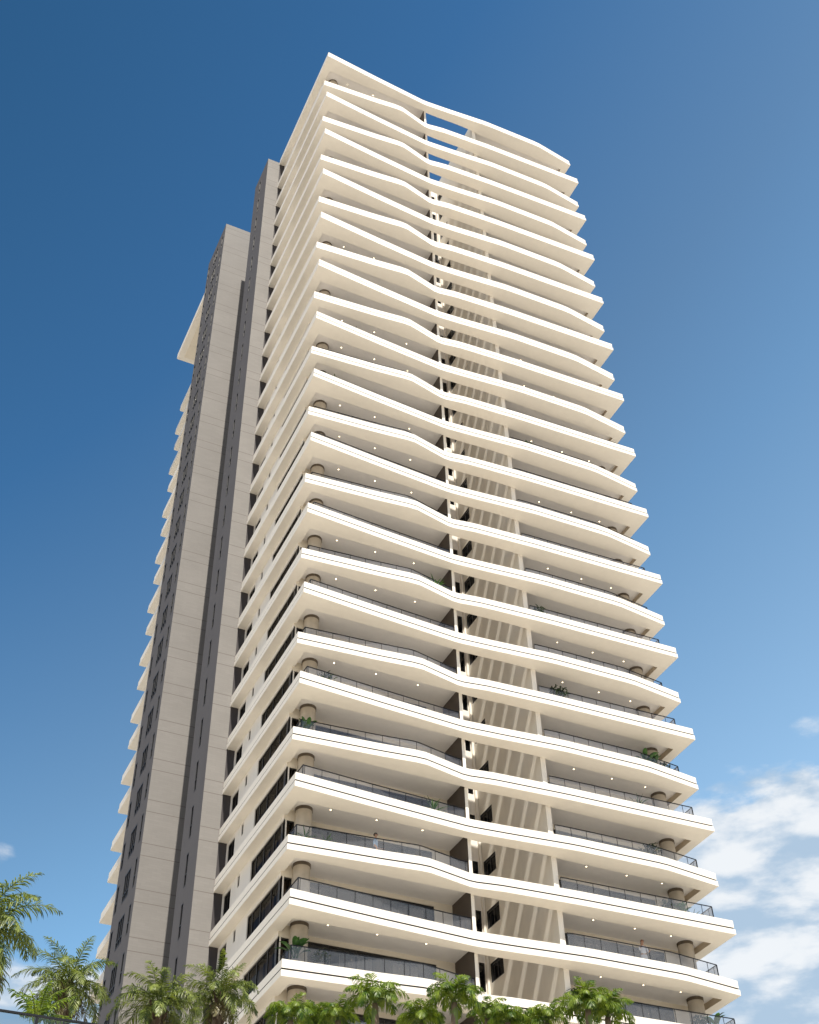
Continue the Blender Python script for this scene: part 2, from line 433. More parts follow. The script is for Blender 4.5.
mb.face([(15.22, 1.175, ZR+1.5), (15.54, 1.175, ZR+1.5), (15.54, 8.75, ZR+1.5), (15.22, 8.75, ZR+1.5)], M['white'])
tpart('party_wall', mb.mesh('party_wall_r'))
# back of the gap
mb = MB()
bops = [(14.62, 14.98, ZR-k*H-2.2, ZR-k*H-.55) for k in range(NF)]
wall_openings(mb, lambda u, z, d: (u, 8.75+d, z), 10.44, 15.22, ZB, ZR+1.45, bops, M['whitewall'], .1, M['brown'])
mb.face([(10.44, 8.75, ZR+1.45), (15.27, 8.75, ZR+1.45), (15.27, 9.1, ZR+1.45), (10.44, 9.1, ZR+1.45)], M['whitewall'])
mb.box(15.04, 15.2, 8.63, 8.745, ZB, ZR+1.3, M['white'])
tpart('gap_wall', mb.mesh('gap_wall'))

# stair block next to the front slabs, and the grey block behind it
BX, BY2 = -1.18, 15.66; CX, CY, BY3 = -2.38, 26.2, 20.8
mb = MB(); zt = ZR+.45
mb.face([(BX, DEPTH, ZB), (0.0, DEPTH, ZB), (0.0, DEPTH, zt), (BX, DEPTH, zt)], M['beige'])
mb.face([(0.0, DEPTH+.006, ZB), (X0+.3, DEPTH+.006, ZB), (X0+.3, DEPTH+.006, zt-.004), (0.0, DEPTH+.006, zt-.004)], M['darkgrey'])
ops = [(13.84, 14.22, ZR-k*H-2.85, ZR-k*H-.80) for k in range(NF)]
wall_openings(mb, lambda u, z, d: (BX+d, u, z), DEPTH, BY2-.003, ZB, zt, ops, M['grey'], .13, M['whiteframe'])
mb.face([(BX, DEPTH, zt), (2, DEPTH, zt), (2, BY2-.003, zt), (BX, BY2-.003, zt)], M['grey'])
mb.face([(BX, BY2-.003, ZB), (2, BY2-.003, ZB), (2, BY2-.003, zt), (BX, BY2-.003, zt)], M['grey'])
mb.face([(2, DEPTH, ZB), (2, BY2-.003, ZB), (2, BY2-.003, zt), (2, DEPTH, zt)], M['grey'])
tpart('stair_block', mb.mesh('stair_block'))
mb = MB(); zt = ZR+.55; CE = .6
mb.face([(CX, BY3, ZB), (CE, BY3, ZB), (CE, BY3, zt), (CX, BY3, zt)], M['beige'])
ops = []
for k in range(NF):
    z = ZR - k*H
    ops += [(21.35, 21.75, z-2.65, z-.72), (22.75, 24.15, z-2.65, z-.72), (25.4, 25.9, z-2.65, z-.72)]
wall_openings(mb, lambda u, z, d: (CX+d, u, z), BY3, CY, ZB, zt, ops, M['grey'], .13, M['whiteframe'])
mb.face([(CX, BY3, zt), (CE, BY3, zt), (CE, CY, zt), (CX, CY, zt)], M['grey'])
mb.face([(CX, CY, ZB), (CE, CY, ZB), (CE, CY, zt), (CX, CY, zt)], M['grey'])
mb.face([(CE, BY3, ZB), (CE, CY, ZB), (CE, CY, zt), (CE, BY3, zt)], M['grey'])
tpart('lift_block', mb.mesh('lift_block'))
mb = MB(); mb.box(CE+.01, X1-.01, BY2+.61, 29.5, ZB, ZR-7.3, M['grey'])
mb.box(2.01, 10.2, DEPTH+.02, BY2+.6, ZB, ZR-7.32, M['grey']); mb.box(15.5, X1-.02, DEPTH+.02, BY2+.6, ZB, ZR-7.34, M['grey'])
tpart('core_block', mb.mesh('core_block'))
mb = MB(); mb.box(1.1, 24.5, 29.51, 40.2, ZB, ZR+.02, M['whitewall'])
tpart('rear_wing', mb.mesh('rear_wing'))
# wing roofs
for (a, b) in ((X0+.02, 10.23), (15.56, X1-.02)):
    mb = MB(); mb.box(a, b, GLY+.02, DEPTH-.02, ZR+.3, ZR+.59, M['white']); tpart('roof', mb.mesh('wing_roof'))

# ------------------------------------------------------------------ windows (local: origin at top left of the opening)
def win_mesh(Pf, w, h, cuts, fw=.06, fd=.06, hcuts=(), d0=.05):
    """frame in local coords by Pf(u, z, d)"""
    fr = MB(); pn = MB()
    def bx(u0, u1, z0, z1, d0, d1, mb, m):
        c = [Pf(u, z, d) for z in (z0, z1) for d in (d0, d1) for u in (u0, u1)]
        for q in ((0,2,3,1), (4,5,7,6), (0,1,5,4), (2,6,7,3), (0,4,6,2), (1,3,7,5)): mb.face([c[i] for i in q], m)
    d1 = d0+fd
    e = .004
    bx(e, fw, -h+e, -e, d0, d1, fr, M['frame']); bx(w-fw, w-e, -h+e, -e, d0, d1, fr, M['frame'])
    bx(fw, w-fw, -h+e, -h+fw, d0+.001, d1-.001, fr, M['frame']); bx(fw, w-fw, -fw*1.5, -e, d0+.001, d1-.001, fr, M['frame'])
    for c in cuts: bx(c[0]-c[1]/2, c[0]+c[1]/2, -h+fw, -fw*1.5, d0+.002, d1-.002, fr, M['frame'])
    for c in hcuts: bx(fw, w-fw, c-.025, c+.025, d0+.003, d1-.003, fr, M['frame'])
    return fr, pn, bx

def make_window(nm, Pf, w, h, cuts, pane_mat, hcuts=(), fw=.06, d0=.05):
    fr, pn, bx = win_mesh(Pf, w, h, cuts, fw, hcuts=hcuts, d0=d0)
    pn.face([Pf(.01, -h+.01, d0+.035), Pf(w-.01, -h+.01, d0+.035), Pf(w-.01, -.01, d0+.035), Pf(.01, -.01, d0+.035)], pane_mat)
    return fr.mesh(nm+'_frame'), pn.mesh(nm+'_pane')

PX = lambda u, z, d: (d, u, z)      # openings that face -x
PY = lambda u, z, d: (u, d, z)      # openings that face -y
cw_f, cw_p = make_window('corner_window', PX, 4.75, 1.91, [(.35, .26), (1.45, .07), (2.95, .07), (4.1, .07)], M['sidepane'])
ck_f, ck_p = make_window('bay_window', PY, 1.0, 1.91, [(.5, .06)], M['sidepane'])
sl_f, sl_p = make_window('slit_window', PX, .32, .69, [], M['darkpane'], fw=.03)
bd_f, bd_p = make_window('bedroom_window', PX, 1.18, 1.70, [(.59, .05)], M['darkpane'])
st_f, st_p = make_window('stair_window', PX, .38, 2.05, [], M['darkpane'], hcuts=(-1.3,), fw=.04, d0=-.012)
nr_f, nr_p = make_window('narrow_window', PX, .40, 1.93, [], M['darkpane'], hcuts=(-1.2,), fw=.04, d0=-.012)
wd_f, wd_p = make_window('wide_window', PX, 1.40, 1.93, [(.47, .05), (.93, .05)], M['darkpane'], hcuts=(-1.45,), d0=-.012)
md_f, md_p = make_window('medium_window', PX, .50, 1.93, [], M['darkpane'], hcuts=(-1.2,), fw=.045, d0=-.012)
gp_f, gp_p = make_window('gap_window', PX, GWY1-GWY0, 1.10, [((GWY1-GWY0)*.5, .09)], M['darkpane'], fw=.1)
dk_f, dk_p = make_window('slot_window', PY, .36, 1.65, [], M['darkpane'], fw=.04)
lw_ = WL1-WL0; rw_ = WR1-WR0
sdl_f, sdl_p = make_window('sliding_l', PY, lw_, 2.35, [(lw_*i/5, .08) for i in range(1, 5)], M['pane'])
sdr_f, sdr_p = make_window('sliding_r', PY, rw_, 2.35, [(rw_*i/5, .08) for i in range(1, 5)], M['pane'])

def curtain_mesh(segs, y, name):
    mb = MB()
    for (a, b) in segs:
        n = int((b-a)/.05)
        rows = [[(a+(b-a)*i/n, y+.045*sin(i*1.25+.6*sin(i*.37)), z) for i in range(n+1)] for z in (-3.0, -.8)]
        mb.grid(rows, M['curtain'], True)
    return mb.mesh(name)
rc = random.Random(3)
CV = []
for v in range(5):                      # five different ways the curtains are drawn
    segs = []; x = .05
    while x < 6.6:
        l = rc.uniform(.5, 1.9)
        if rc.random() < .66: segs.append(curtain_mesh([(x, min(x+l, 7.2))], .42, 'curtain'))
        x += l+rc.uniform(.05, .5)
    CV.append(segs)
SV = []
for v in range(4):
    segs = []; y = .6
    while y < 4.2:
        l = rc.uniform(.6, 1.4)
        if rc.random() < .75:
            n = int(l/.05); mb = MB()
            mb.grid([[(.5+.04*sin(i*1.3), y+l*i/n, z) for i in range(n+1)] for z in (-1.93, .17)], M['curtain'], True)
            segs.append(mb.mesh('curtain'))
        y += l+rc.uniform(0, .35)
    SV.append(segs)

for k in range(NF):
    z = ZR-k*H
    w = tpart('corner_window', cw_f, (X0, CORNER, z-1.07)); tpart('pane', cw_p, parent=w)
    [tpart('curtain', c, parent=w) for c in SV[rc.randrange(4)]]
    w = tpart('bay_window', ck_f, (X0+.08, CORNER, z-1.07)); tpart('pane', ck_p, parent=w)
    w = tpart('slit_window', sl_f, (X0, 9.28, z-.93)); tpart('pane', sl_p, parent=w)
    w = tpart('bedroom_window', bd_f, (X0, 10.68, z-1.05)); tpart('pane', bd_p, parent=w)
    w = tpart('stair_window', st_f, (BX, 13.84, z-.80)); tpart('pane', st_p, parent=w)
    w = tpart('gap_window', gp_f, (15.22, GWY0, z-.65)); tpart('pane', gp_p, parent=w)
    w = tpart('slot_window', dk_f, (14.62, 8.75, z-.55)); tpart('pane', dk_p, parent=w)
    for (f, p, x0, c) in ((sdl_f, sdl_p, WL0, 0), (sdr_f, sdr_p, WR0, 1)):
        w = tpart('sliding_window', f, (x0, GLY, z-.70)); tpart('pane', p, parent=w)
        [tpart('curtain', cm_, (0, 0, .70), parent=w) for cm_ in CV[rc.randrange(5)]]
    for (f, p, y0, nm) in ((nr_f, nr_p, 21.35, 'narrow_window'), (wd_f, wd_p, 22.75, 'wide_window'), (md_f, md_p, 25.4, 'medium_window')):
        w = tpart(nm, f, (CX, y0, z-.72)); tpart('pane', p, parent=w)

# ------------------------------------------------------------------ columns, railings, downlights
mb = MB(); n = 40
def colm(z0, z1, name):
    mb = MB()
    rows = [[(.43*cos(2*pi*j/n), .43*sin(2*pi*j/n), z) for j in range(n)] for z in (z0, z1)]
    mb.grid(rows, M['column'], True, True); return mb.mesh(name)
def ringm(z0, z1, r, name):
    mb = MB()
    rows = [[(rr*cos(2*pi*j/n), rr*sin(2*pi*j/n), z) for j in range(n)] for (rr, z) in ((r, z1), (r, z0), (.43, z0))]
    mb.grid(rows, M['shade_ring'], False, True); return mb.mesh(name)
cm = colm(-3.1, -.45, 'column'); cm0 = colm(-3.1, .54, 'column_top'); cr = ringm(-.62, -.452, .452, 'shade_ring')
for k in range(NF):
    for x in (1.45, 24.16):
        c = tpart('column', cm0 if k == 0 else cm, (x, 2.45, ZR-k*H))
        tpart('shade_ring', cr, (0, 0, 1.0 if k == 0 else 0), parent=c)  # added ring, stands in for the ceiling recess's shade on the column

def railing(P, side, nm):
    off = .82
    if side == 'l':
        xs = [.70 + i*(10.23-.70)/46 for i in range(47)]
        pts = [(.70, CORNER-.02)] + [(x, prof(P, x)+off) for x in xs]
    else:
        xs = [15.56 + i*(25.05-15.56)/46 for i in range(47)]
        pts = [(x, prof(P, x)+off) for x in xs] + [(25.05, GLY-.03)]
    pts = [Vector((*p, 0)) for p in pts]
    g = MB(); r = MB()
    for a, b in zip(pts[:-1], pts[1:]):
        t = (b-a).normalized(); nn = Vector((-t.y, t.x, 0))*.006
        g.face([a+nn, b+nn, b+nn+Vector((0, 0, 1.06)), a+nn+Vector((0, 0, 1.06))], M['railglass'], True)
        r.bar(a-t*.004+Vector((0, 0, 1.085)), b+t*.004+Vector((0, 0, 1.085)), .045, .036, M['rail'])
    # posts at even distances
    L = 0; step = .98; nxt = 0
    for a, b in zip(pts[:-1], pts[1:]):
        d = (b-a).length
        while nxt <= L+d+1e-6:
            p = a+(b-a)*((nxt-L)/d); r.box(p.x-.011, p.x+.011, p.y-.011, p.y+.011, .004, 1.062, M['rail'])
            nxt += step
        L += d
    if side == 'l': p = pts[1]
    else: p = pts[-2]
    r.box(p.x-.022, p.x+.022, p.y-.022, p.y+.022, .004, 1.062, M['rail'])
    return g.mesh('rail_glass_'+nm), r.mesh('rail_frame_'+nm)
RM = {(s, i): railing(P, s, s+str(i)) for s in 'lr' for i, P in enumerate((PA, PB))}
for k in range(1, NF):
    for s in 'lr':
        g, r = RM[(s, k % 2)]
        o = tpart('balcony_railing', g, (0, 0, zs(k))); tpart('handrail', r, parent=o)

mb = MB(); n = 16
mb.face([(.042*cos(2*pi*j/n), .042*sin(2*pi*j/n), -.012) for j in range(n)][::-1], M['lamp'])
mb.grid([[(.042*cos(2*pi*j/n), .042*sin(2*pi*j/n), -.012) for j in range(n)], [(.06*cos(2*pi*j/n), .06*sin(2*pi*j/n), -.012) for j in range(n)], [(.06*cos(2*pi*j/n), .06*sin(2*pi*j/n), -.0005) for j in range(n)]], M['white'], False, True)
dl = mb.mesh('downlight')
for k in (0, 8, 11, 12, 14, 15, 16, 18, 19, 21, 24, 26, 27):
    for x in (2.71, 5.29, 7.93): tpart('downlight', dl, (x, 1.95, zs(k)-.45))
for k in (0, 10, 11, 13, 15, 17, 19, 20, 22, 24, 25, 26):
    for x in (17.95, 20.57, 22.91): tpart('downlight', dl, (x, 1.95, zs(k)-.45))

# ------------------------------------------------------------------ setting
def struct(name, mb, loc=(0, 0, 0)):
    o = link(name, mb.mesh(name), None, loc); o['kind'] = 'structure'; return o
mb = MB(); mb.face([(-4000, -4000, 0), (4000, -4000, 0), (4000, 4000, 0), (-4000, 4000, 0)], M['ground'])
struct('ground', mb)
mb = MB(); PY0 = -28.8
mb.box(-46, 62, PY0-.15, 70, 0.02, DECK-.02, M['concrete'])
mb.box(-46.1, 62.1, PY0-.25, 70.1, DECK-.35, DECK, M['deck'])
struct('podium_terrace', mb)
# terrace railing
fence = empty('terrace_railing', (0, PY0, DECK), 'dark glass railing on the terrace edge below the leftmost palms', 'railing')
g = MB(); r = MB()
xs = [-40+i*1.55 for i in range(62)]
g.box(xs[0], xs[-1], -.006, .006, .06, 1.055, M['clear'])
r.bar((xs[0], 0, 1.08), (xs[-1], 0, 1.08), .045, .035, M['rail'])
link('glass_panel', g.mesh('terrace_glass'), fence); link('handrail', r.mesh('terrace_rail'), fence)
pm = MB(); pm.box(-.025, .025, -.025, .025, 0, 1.05, M['rail']); pm = pm.mesh('terrace_post')
for x in xs: link('post', pm, fence, (x, 0, 0))

# ------------------------------------------------------------------ palms
def frond(mb, base, az, el0, length, droop, nleaf, lw, ll, m, rs, vshape=.5, twist=0.0):
    """one pinnate leaf: arching midrib with separate drooping leaflets"""
    h = Vector((cos(az), sin(az), 0)); side = Vector((-sin(az), cos(az), 0))
    n = 14; pts = []; p = Vector(base); el = el0
    for i in range(n+1):
        pts.append(p.copy()); t = i/n
        el = el0 - droop*(t**1.4)
        p = p + (h*cos(el) + Vector((0, 0, 1))*sin(el) + side*twist*t*.25)*(length/n)
    mb.tube(pts, [.028*(1-.85*i/n) for i in range(n+1)], 4, m, False)
    for i in range(nleaf):
        t = .16 + .84*i/(nleaf-1)
        fi = t*n; j = min(int(fi), n-1); q = pts[j].lerp(pts[j+1], fi-j)
        d = (pts[j+1]-pts[j]).normalized()
        up = side.cross(d).normalized()
        prof_l = ll*(sin(pi*min(1, .12+t*.86))**.55)*(.55+.45*(1-t))*1.15
        for s in (-1, 1):
            L = prof_l*rs.uniform(.82, 1.12)
            spread = rs.uniform(.75, 1.15)*(1-.35*t)
            dirv = (side*s*sin(spread) + d*cos(spread)*.9 + up*(vshape+rs.uniform(-.55, .55))).normalized()
            w = lw*rs.uniform(.8, 1.2)
            wv = dirv.cross(up).normalized()*w*.5
            a = q; sag = Vector((0, 0, -1))
            b = q + dirv*L*.5 + sag*L*.10; c = q + (dirv*L*.86 + sag*L*.42)
            e = b + dirv*L*.22 + sag*L*.10
            mb.face([a-wv*.5, a+wv*.5, b+wv, b-wv], m)
            mb.face([b-wv, b+wv, e+wv*.75, e-wv*.75], m)
            mb.face([e-wv*.75, e+wv*.75, c], m)

def palm_crown(kind, seed):
    rs = random.Random(seed); mb = MB()
    if kind == 'queen':
        nf = 26
        for i in range(nf):
            t = i/(nf-1)
            az = i*2.39996+rs.uniform(-.2, .2)
            el = 1.35-1.5*t+rs.uniform(-.1, .1)
            frond(mb, (0, 0, .0), az, el, rs.uniform(2.1, 2.7), 1.5+.5*t+rs.uniform(-.2, .3), 54, .036, .62, M['frond'], rs, .1, rs.uniform(-1, 1))
        for i in range(5):
            az = rs.uniform(0, 6.28)
            frond(mb, (0, 0, -.15), az, -.5-rs.uniform(0, .4), rs.uniform(1.3, 1.8), .9, 26, .035, .5, M['dryfrond'], rs, 0)
        mb.tube([(0, 0, -.5), (0, 0, -.2), (0, 0, .25)], [.15, .2, .07], 9, M['trunkdark'])
    else:
        nf = 17
        for i in range(nf):
            t = i/(nf-1)
            az = i*2.39996+rs.uniform(-.25, .25)
            el = 1.4-.95*t+rs.uniform(-.1, .1)
            frond(mb, (0, 0, 0), az, el, rs.uniform(1.15, 1.5), 2.0+.35*t+rs.uniform(-.2, .25), 44, .034, .46, M['frondbright'], rs, .3)
        mb.tube([(0, 0, -.9), (0, 0, -.4), (0, 0, .15)], [.1, .12, .05], 9, M['shaft'])
    return mb.mesh('palm_crown_%s%d' % (kind, seed))

def palm_trunk(kind, hgt, seed):
    rs = random.Random(seed); mb = MB(); n = 26
    lean = Vector((rs.uniform(-.25, .25), rs.uniform(-.25, .25), 0)); pts = []; rad = []
    r0 = .20 if kind == 'queen' else .10
    for i in range(n*2+1):
        t = i/(2*n)
        pts.append((lean.x*(t*t-1), lean.y*(t*t-1), -hgt*(1-t)))
        rad.append(r0*(1.35-.4*t)*(1+.07*(i % 2))*(1+.5*max(0, .08-t)/.08))
    mb.tube(pts, rad, 10, M['trunk'])
    if kind == 'queen':       # old leaf bases under the crown
        for i in range(26):
            az = i*2.4; z = -1.5+1.45*i/26
            b = Vector((cos(az)*.17, sin(az)*.17, z)); e = b+Vector((cos(az)*.16, sin(az)*.16, .32))
            mb.bar(b, e, .10, .03, M['trunkdark'])
    return mb.mesh('palm_trunk_%d' % seed)

crowns = {('queen', i): palm_crown('queen', 11+i) for i in range(3)}
crowns.update({('feather', i): palm_crown('feather', 31+i) for i in range(4)})
PALMS = [
 ('queen', -14.75, -13.3, 18.75, 1.06, .4, 0, 'tall shaggy palm cut off by the left edge of the picture'),
 ('queen', -11.02, -8.93, 19.5, .80, 1.5, 1, 'shaggy palm with a hanging dry skirt against the sky left of the tower'),
 ('queen', -8.33, -10.56, 18.6, .76, 2.9, 2, 'broad shaggy palm before the grey windowed block'),
 ('queen', -5.81, -9.2, 19.85, .70, 4.4, 0, 'dark trunked palm before the beige stair block, beside the white side wall'),
 ('queen', -6.0, -6.01, 19.3, .62, 5.3, 1, 'small shaded palm half hidden between the two palms before the beige blocks'),
 ('feather', -4.53, -12.81, 17.98, 0.82, .3, 0, 'bright arching palm under the lowest left balcony corner, leftmost of the bright row'),
 ('feather', -3.0, -11.26, 18.53, 0.77, 1.3, 1, 'bright arching palm second from the left in the row at the tower foot'),
 ('feather', -2.73, -12.45, 18.38, 0.73, 2.2, 2, 'low bright arching palm third in the row, left of the tall peaked one'),
 ('feather', -2.01, -13.85, 18.53, 0.96, 3.1, 3, 'tall peaked bright palm below the lowest left balcony windows'),
 ('feather', -0.21, -13.6, 18.23, 0.82, 4.4, 0, 'slim upright bright palm left of the one below the left white post'),
 ('feather', 0.31, -15.0, 18.48, 0.96, 5.1, 1, 'large bright palm below the left white post of the tower gap'),
 ('feather', 2.22, -13.76, 18.73, 0.73, 5.9, 2, 'thin bright palm below the dark gap window'),
 ('feather', 2.34, -14.87, 18.18, 0.69, .9, 3, 'small bright palm below the striped gap wall, left of its low neighbour'),
 ('feather', 3.18, -14.32, 18.28, 0.73, 1.8, 0, 'low bright palm below the middle of the striped gap wall'),
 ('feather', 3.4, -15.63, 18.03, 0.77, 2.8, 1, 'low bright palm below the right white post of the tower gap'),
 ('feather', 3.99, -17.21, 17.98, 0.90, 3.7, 2, 'full bright palm at the right end of the row, its left half'),
 ('feather', 5.05, -16.72, 18.08, 0.86, 4.9, 3, 'rightmost bright palm of the row below the right balcony'),
]
for i, (kd, x, y, z, s, rz, v, lab) in enumerate(PALMS):
    t = empty('palm_tree', (x, y, DECK), lab, 'palm tree', 'shaggy palms left of the tower' if kd == 'queen' else 'bright palms at the foot of the tower')
    link('crown', crowns[(kd, v)], t, (0, 0, z-DECK), rz, s)
    link('trunk', palm_trunk(kd, z-DECK-.1, 100+i), t, (0, 0, z-DECK-.1))

# ------------------------------------------------------------------ leafy plants
def leaf(mb, base, az, el, L, w, droop, m, n=5):
    h = Vector((cos(az), sin(az), 0)); s = Vector((-sin(az), cos(az), 0)); p = Vector(base); rows = []
    for i in range(n+1):
        t = i/n; e = el-droop*t
        ww = w*sin(pi*min(.97, .08+.9*t))**.8
        up = Vector((0, 0, 1))*.18*ww
        rows.append([p-s*ww/2+up, p, p+s*ww/2+up])
        p = p+(h*cos(e)+Vector((0, 0, 1))*sin(e))*(L/n)
    mb.grid(rows, m, True)

def plant_meshes(kind, seed):
    rs = random.Random(seed); mb = MB()
    if kind == 'broad':
        for i in range(11):
            az = i*2.4+rs.uniform(-.3, .3); el = rs.uniform(.75, 1.4); b = Vector((rs.uniform(-.06, .06), rs.uniform(-.06, .06), .42))
            st = b+Vector((cos(az)*.12, sin(az)*.12, rs.uniform(.2, .55)))
            mb.tube([b, st], .012, 5, M['plant'], False); leaf(mb, st, az, el, rs.uniform(.55, .85), rs.uniform(.2, .3), 1.1, M['plant'])
    elif kind == 'bushy':
        for i in range(150):
            v = Vector((rs.gauss(0, 1), rs.gauss(0, 1), rs.gauss(0, 1))).normalized()*rs.uniform(.15, .45)
            c = Vector((v.x, v.y, .78+v.z*.85)); leaf(mb, c, rs.uniform(0, 6.28), rs.uniform(-.5, .9), rs.uniform(.14, .26), .07, .5, M['plantdark'], 3)
        for i in range(5): mb.tube([(0, 0, .4), (rs.uniform(-.2, .2), rs.uniform(-.2, .2), .85)], .012, 5, M['trunkdark'], False)
    else:
        for i in range(26):
            leaf(mb, (0, 0, .42), i*2.4, rs.uniform(.5, 1.5), rs.uniform(.6, 1.0), .06, rs.uniform(.6, 1.7), M['plant'])
    pt = MB(); n = 18
    rows = [[(r*cos(2*pi*j/n), r*sin(2*pi*j/n), z) for j in range(n)] for (r, z) in ((.15, 0), (.21, .42), (.235, .42), (.235, .46), (.2, .46), (.19, .41))]
    pt.grid(rows, M['pot'], True, True); pt.face([p for p in rows[-1]], M['soil'])
    return mb.mesh('plant_'+kind+str(seed)), pt
PL = {}
for kd, sd in (('broad', 1), ('broad', 2), ('bushy', 3), ('bushy', 4), ('spiky', 5), ('spiky', 6)):
    f, pt = plant_meshes(kd, sd); PL.setdefault(kd, []).append(f)
potm = pt.mesh('pot')
# (kind, x, y, slab, scale, label)
PLANTS = [
 ('broad', .95, 1.35, 27, 1.25, 'tall broad leafed plant before the left column on the lowest full balcony'),
 ('bushy', 2.15, 1.45, 27, .95, 'low dark bush right of the left column on the lowest full balcony'),
 ('spiky', 1.25, 1.3, 25, .85, 'low spiky plant behind glass by the left column, near the person in blue'),
 ('spiky', 2.3, 1.3, 25, .72, 'small spiky plant right of the left column, near the person in blue'),
 ('broad', 1.1, 1.35, 23, 1.05, 'slender green plant in front of the fifth left column from the bottom'),
 ('bushy', 1.95, 1.3, 22, 1.0, 'small bush by the left column on the sixth balcony up'),
 ('spiky', 8.4, 1.5, 24, 1.0, 'spiky plant before the brown wall, the lower of the two beside that wall'),
 ('spiky', 9.15, 1.5, 19, 1.2, 'spiky plant before the brown wall, the higher of the two beside that wall'),
 ('bushy', 1.05, 1.25, 14, .95, 'dark bush at the left corner, left of a close pair on a high balcony'),
 ('bushy', 1.6, 1.3, 14, .95, 'dark bush at the left corner, right of a close pair on a high balcony'),
 ('bushy', 3.3, 1.2, 12, .95, 'topmost dark bush on the left balconies, just showing over the edge'),
 ('bushy', 15.9, 1.2, 10, .95, 'topmost small bush on the right balconies beside the white post'),
 ('bushy', 17.0, 1.2, 14, 1.05, 'dark bush on a high right balcony between white post and downlight'),
 ('bushy', 16.3, 1.2, 19, 1.0, 'dark low bush by the white post halfway up the right balconies'),
 ('bushy', 17.0, 1.2, 21, 1.2, 'round dark bush in a pot, alone on a right balcony near the white post'),
 ('broad', 22.7, 1.25, 22, 1.2, 'large broad leafed plant left of the right column, in the lush trio'),
 ('broad', 23.35, 1.25, 22, 1.05, 'middle broad leafed plant in front of the right column, in the lush trio'),
 ('bushy', 24.0, 1.25, 22, .9, 'low bush at the right end of the lush trio by the right column'),
 ('spiky', 21.6, 1.25, 23, .95, 'spiky plant left of the right column, below the lush trio'),
 ('bushy', 21.9, 1.25, 24, 1.15, 'dark bush left of the shaded right column, fourth right balcony from the bottom'),
 ('bushy', 22.5, 1.25, 25, 1.0, 'dark bush left of the right column, one balcony above the person in white'),
 ('broad', 23.35, 1.3, 25, .95, 'leafy green plant before the right column, one balcony above the person in white'),
 ('spiky', 24.0, 1.2, 25, .7, 'low spiky plant behind the corner glass, one balcony above the person in white'),
 ('bushy', 15.75, 1.3, 27, 1.15, 'dark bushy tree in a pot right of the lower white post, above the palms'),
 ('bushy', 23.2, 1.3, 27, .95, 'dark bush before the lowest right column'),
 ('broad', 24.15, 1.2, 27, 1.1, 'broad leafed plant at the lowest right balcony corner'),
]
cnt = {}
for (kd, x, y, k, s, lab) in PLANTS:
    i = cnt.get(kd, 0); cnt[kd] = i+1
    y = max(y, prof(PA if k % 2 == 0 else PB, x)+1.12); s *= {'broad': .88, 'bushy': 1.12, 'spiky': 1.1}[kd]
    t = empty('potted_plant', (x+.05, y, zs(k)), lab, 'potted plant', 'potted plants on the balconies', rz=i*1.3, sc=s)
    link('pot', potm, t); link('foliage', PL[kd][i % 2], t)

# young plant behind the terrace railing
sap = empty('young_palm', (-14.5, -24.6, DECK), 'small bright green young palm rising behind the terrace railing at lower left', 'young palm')
mb = MB(); rs = random.Random(4)
for i in range(9):
    frond(mb, (0, 0, 0), i*2.4, 1.45-.09*i, .95, 1.1, 22, .035, .26, M['frondbright'], rs, .4)
link('crown', mb.mesh('young_crown'), sap, (0, 0, 2.6))
mb = MB(); mb.tube([(0, 0, 0), (.03, 0, 1.3), (0, 0, 2.65)], [.06, .05, .04], 8, M['shaft']); link('trunk', mb.mesh('young_trunk'), sap)
for j, (x, y, s, lab) in enumerate(((-15.6, -27.2, 1.0, 'low olive shrub behind the terrace railing at the left picture edge'), (-14.0, -27.0, .85, 'low olive shrub behind the terrace railing beneath the young palm'))):
    t = empty('shrub', (x, y, DECK), lab, 'shrub', 'shrubs behind the terrace railing')
    mb = MB(); rs = random.Random(50+j)
    for i in range(420):
        v = Vector((rs.gauss(0, 1), rs.gauss(0, 1), rs.gauss(0, 1))).normalized()*rs.uniform(.3, .85)*s
        leaf(mb, Vector((v.x*1.1, v.y*.8, .7*s+v.z*.75)), rs.uniform(0, 6.28), rs.uniform(-.4, 1.0), .26, .075, .6, M['frond'], 3)
    link('foliage', mb.mesh('shrub_leaves'), t)
    mb = MB()
    for i in range(6): mb.tube([(0, 0, 0), (rs.uniform(-.5, .5), rs.uniform(-.4, .4), .8)], .02, 5, M['trunkdark'], False)
    link('stem', mb.mesh('shrub_stems'), t)

# ------------------------------------------------------------------ people
def skin_mesh(name, chains, m, sub=2):
    """chains: list of lists of (co, radius); first vertex of the first chain is the root, shared points are merged"""
    verts = []; edges = []; rad = []; idx = {}
    for ch in chains:
        prev = None
        for (co, r) in ch:
            key = tuple(round(c, 4) for c in co)
            if key not in idx: idx[key] = len(verts); verts.append(co); rad.append(r)
            i = idx[key]
            if prev is not None and prev != i: edges.append((prev, i))
            prev = i
    me = bpy.data.meshes.new(name+'_skel'); me.from_pydata(verts, edges, []); me.update()
    o = bpy.data.objects.new(name+'_skel', me); COL.objects.link(o)
    sk = o.modifiers.new('skin', 'SKIN'); sk.use_smooth_shade = True
    for i, r in enumerate(rad):
        v = me.skin_vertices[0].data[i]
        v.radius = r if hasattr(r, '__len__') else (r, r); v.use_root = (i == 0)
    ss = o.modifiers.new('sub', 'SUBSURF'); ss.levels = sub; ss.render_levels = sub
    dg = bpy.context.evaluated_depsgraph_get(); dg.update()
    ev = o.evaluated_get(dg); res = bpy.data.meshes.new_from_object(ev); res.name = name
    bpy.data.objects.remove(o); bpy.data.meshes.remove(me)
    res.materials.clear(); res.materials.append(m)
    return res

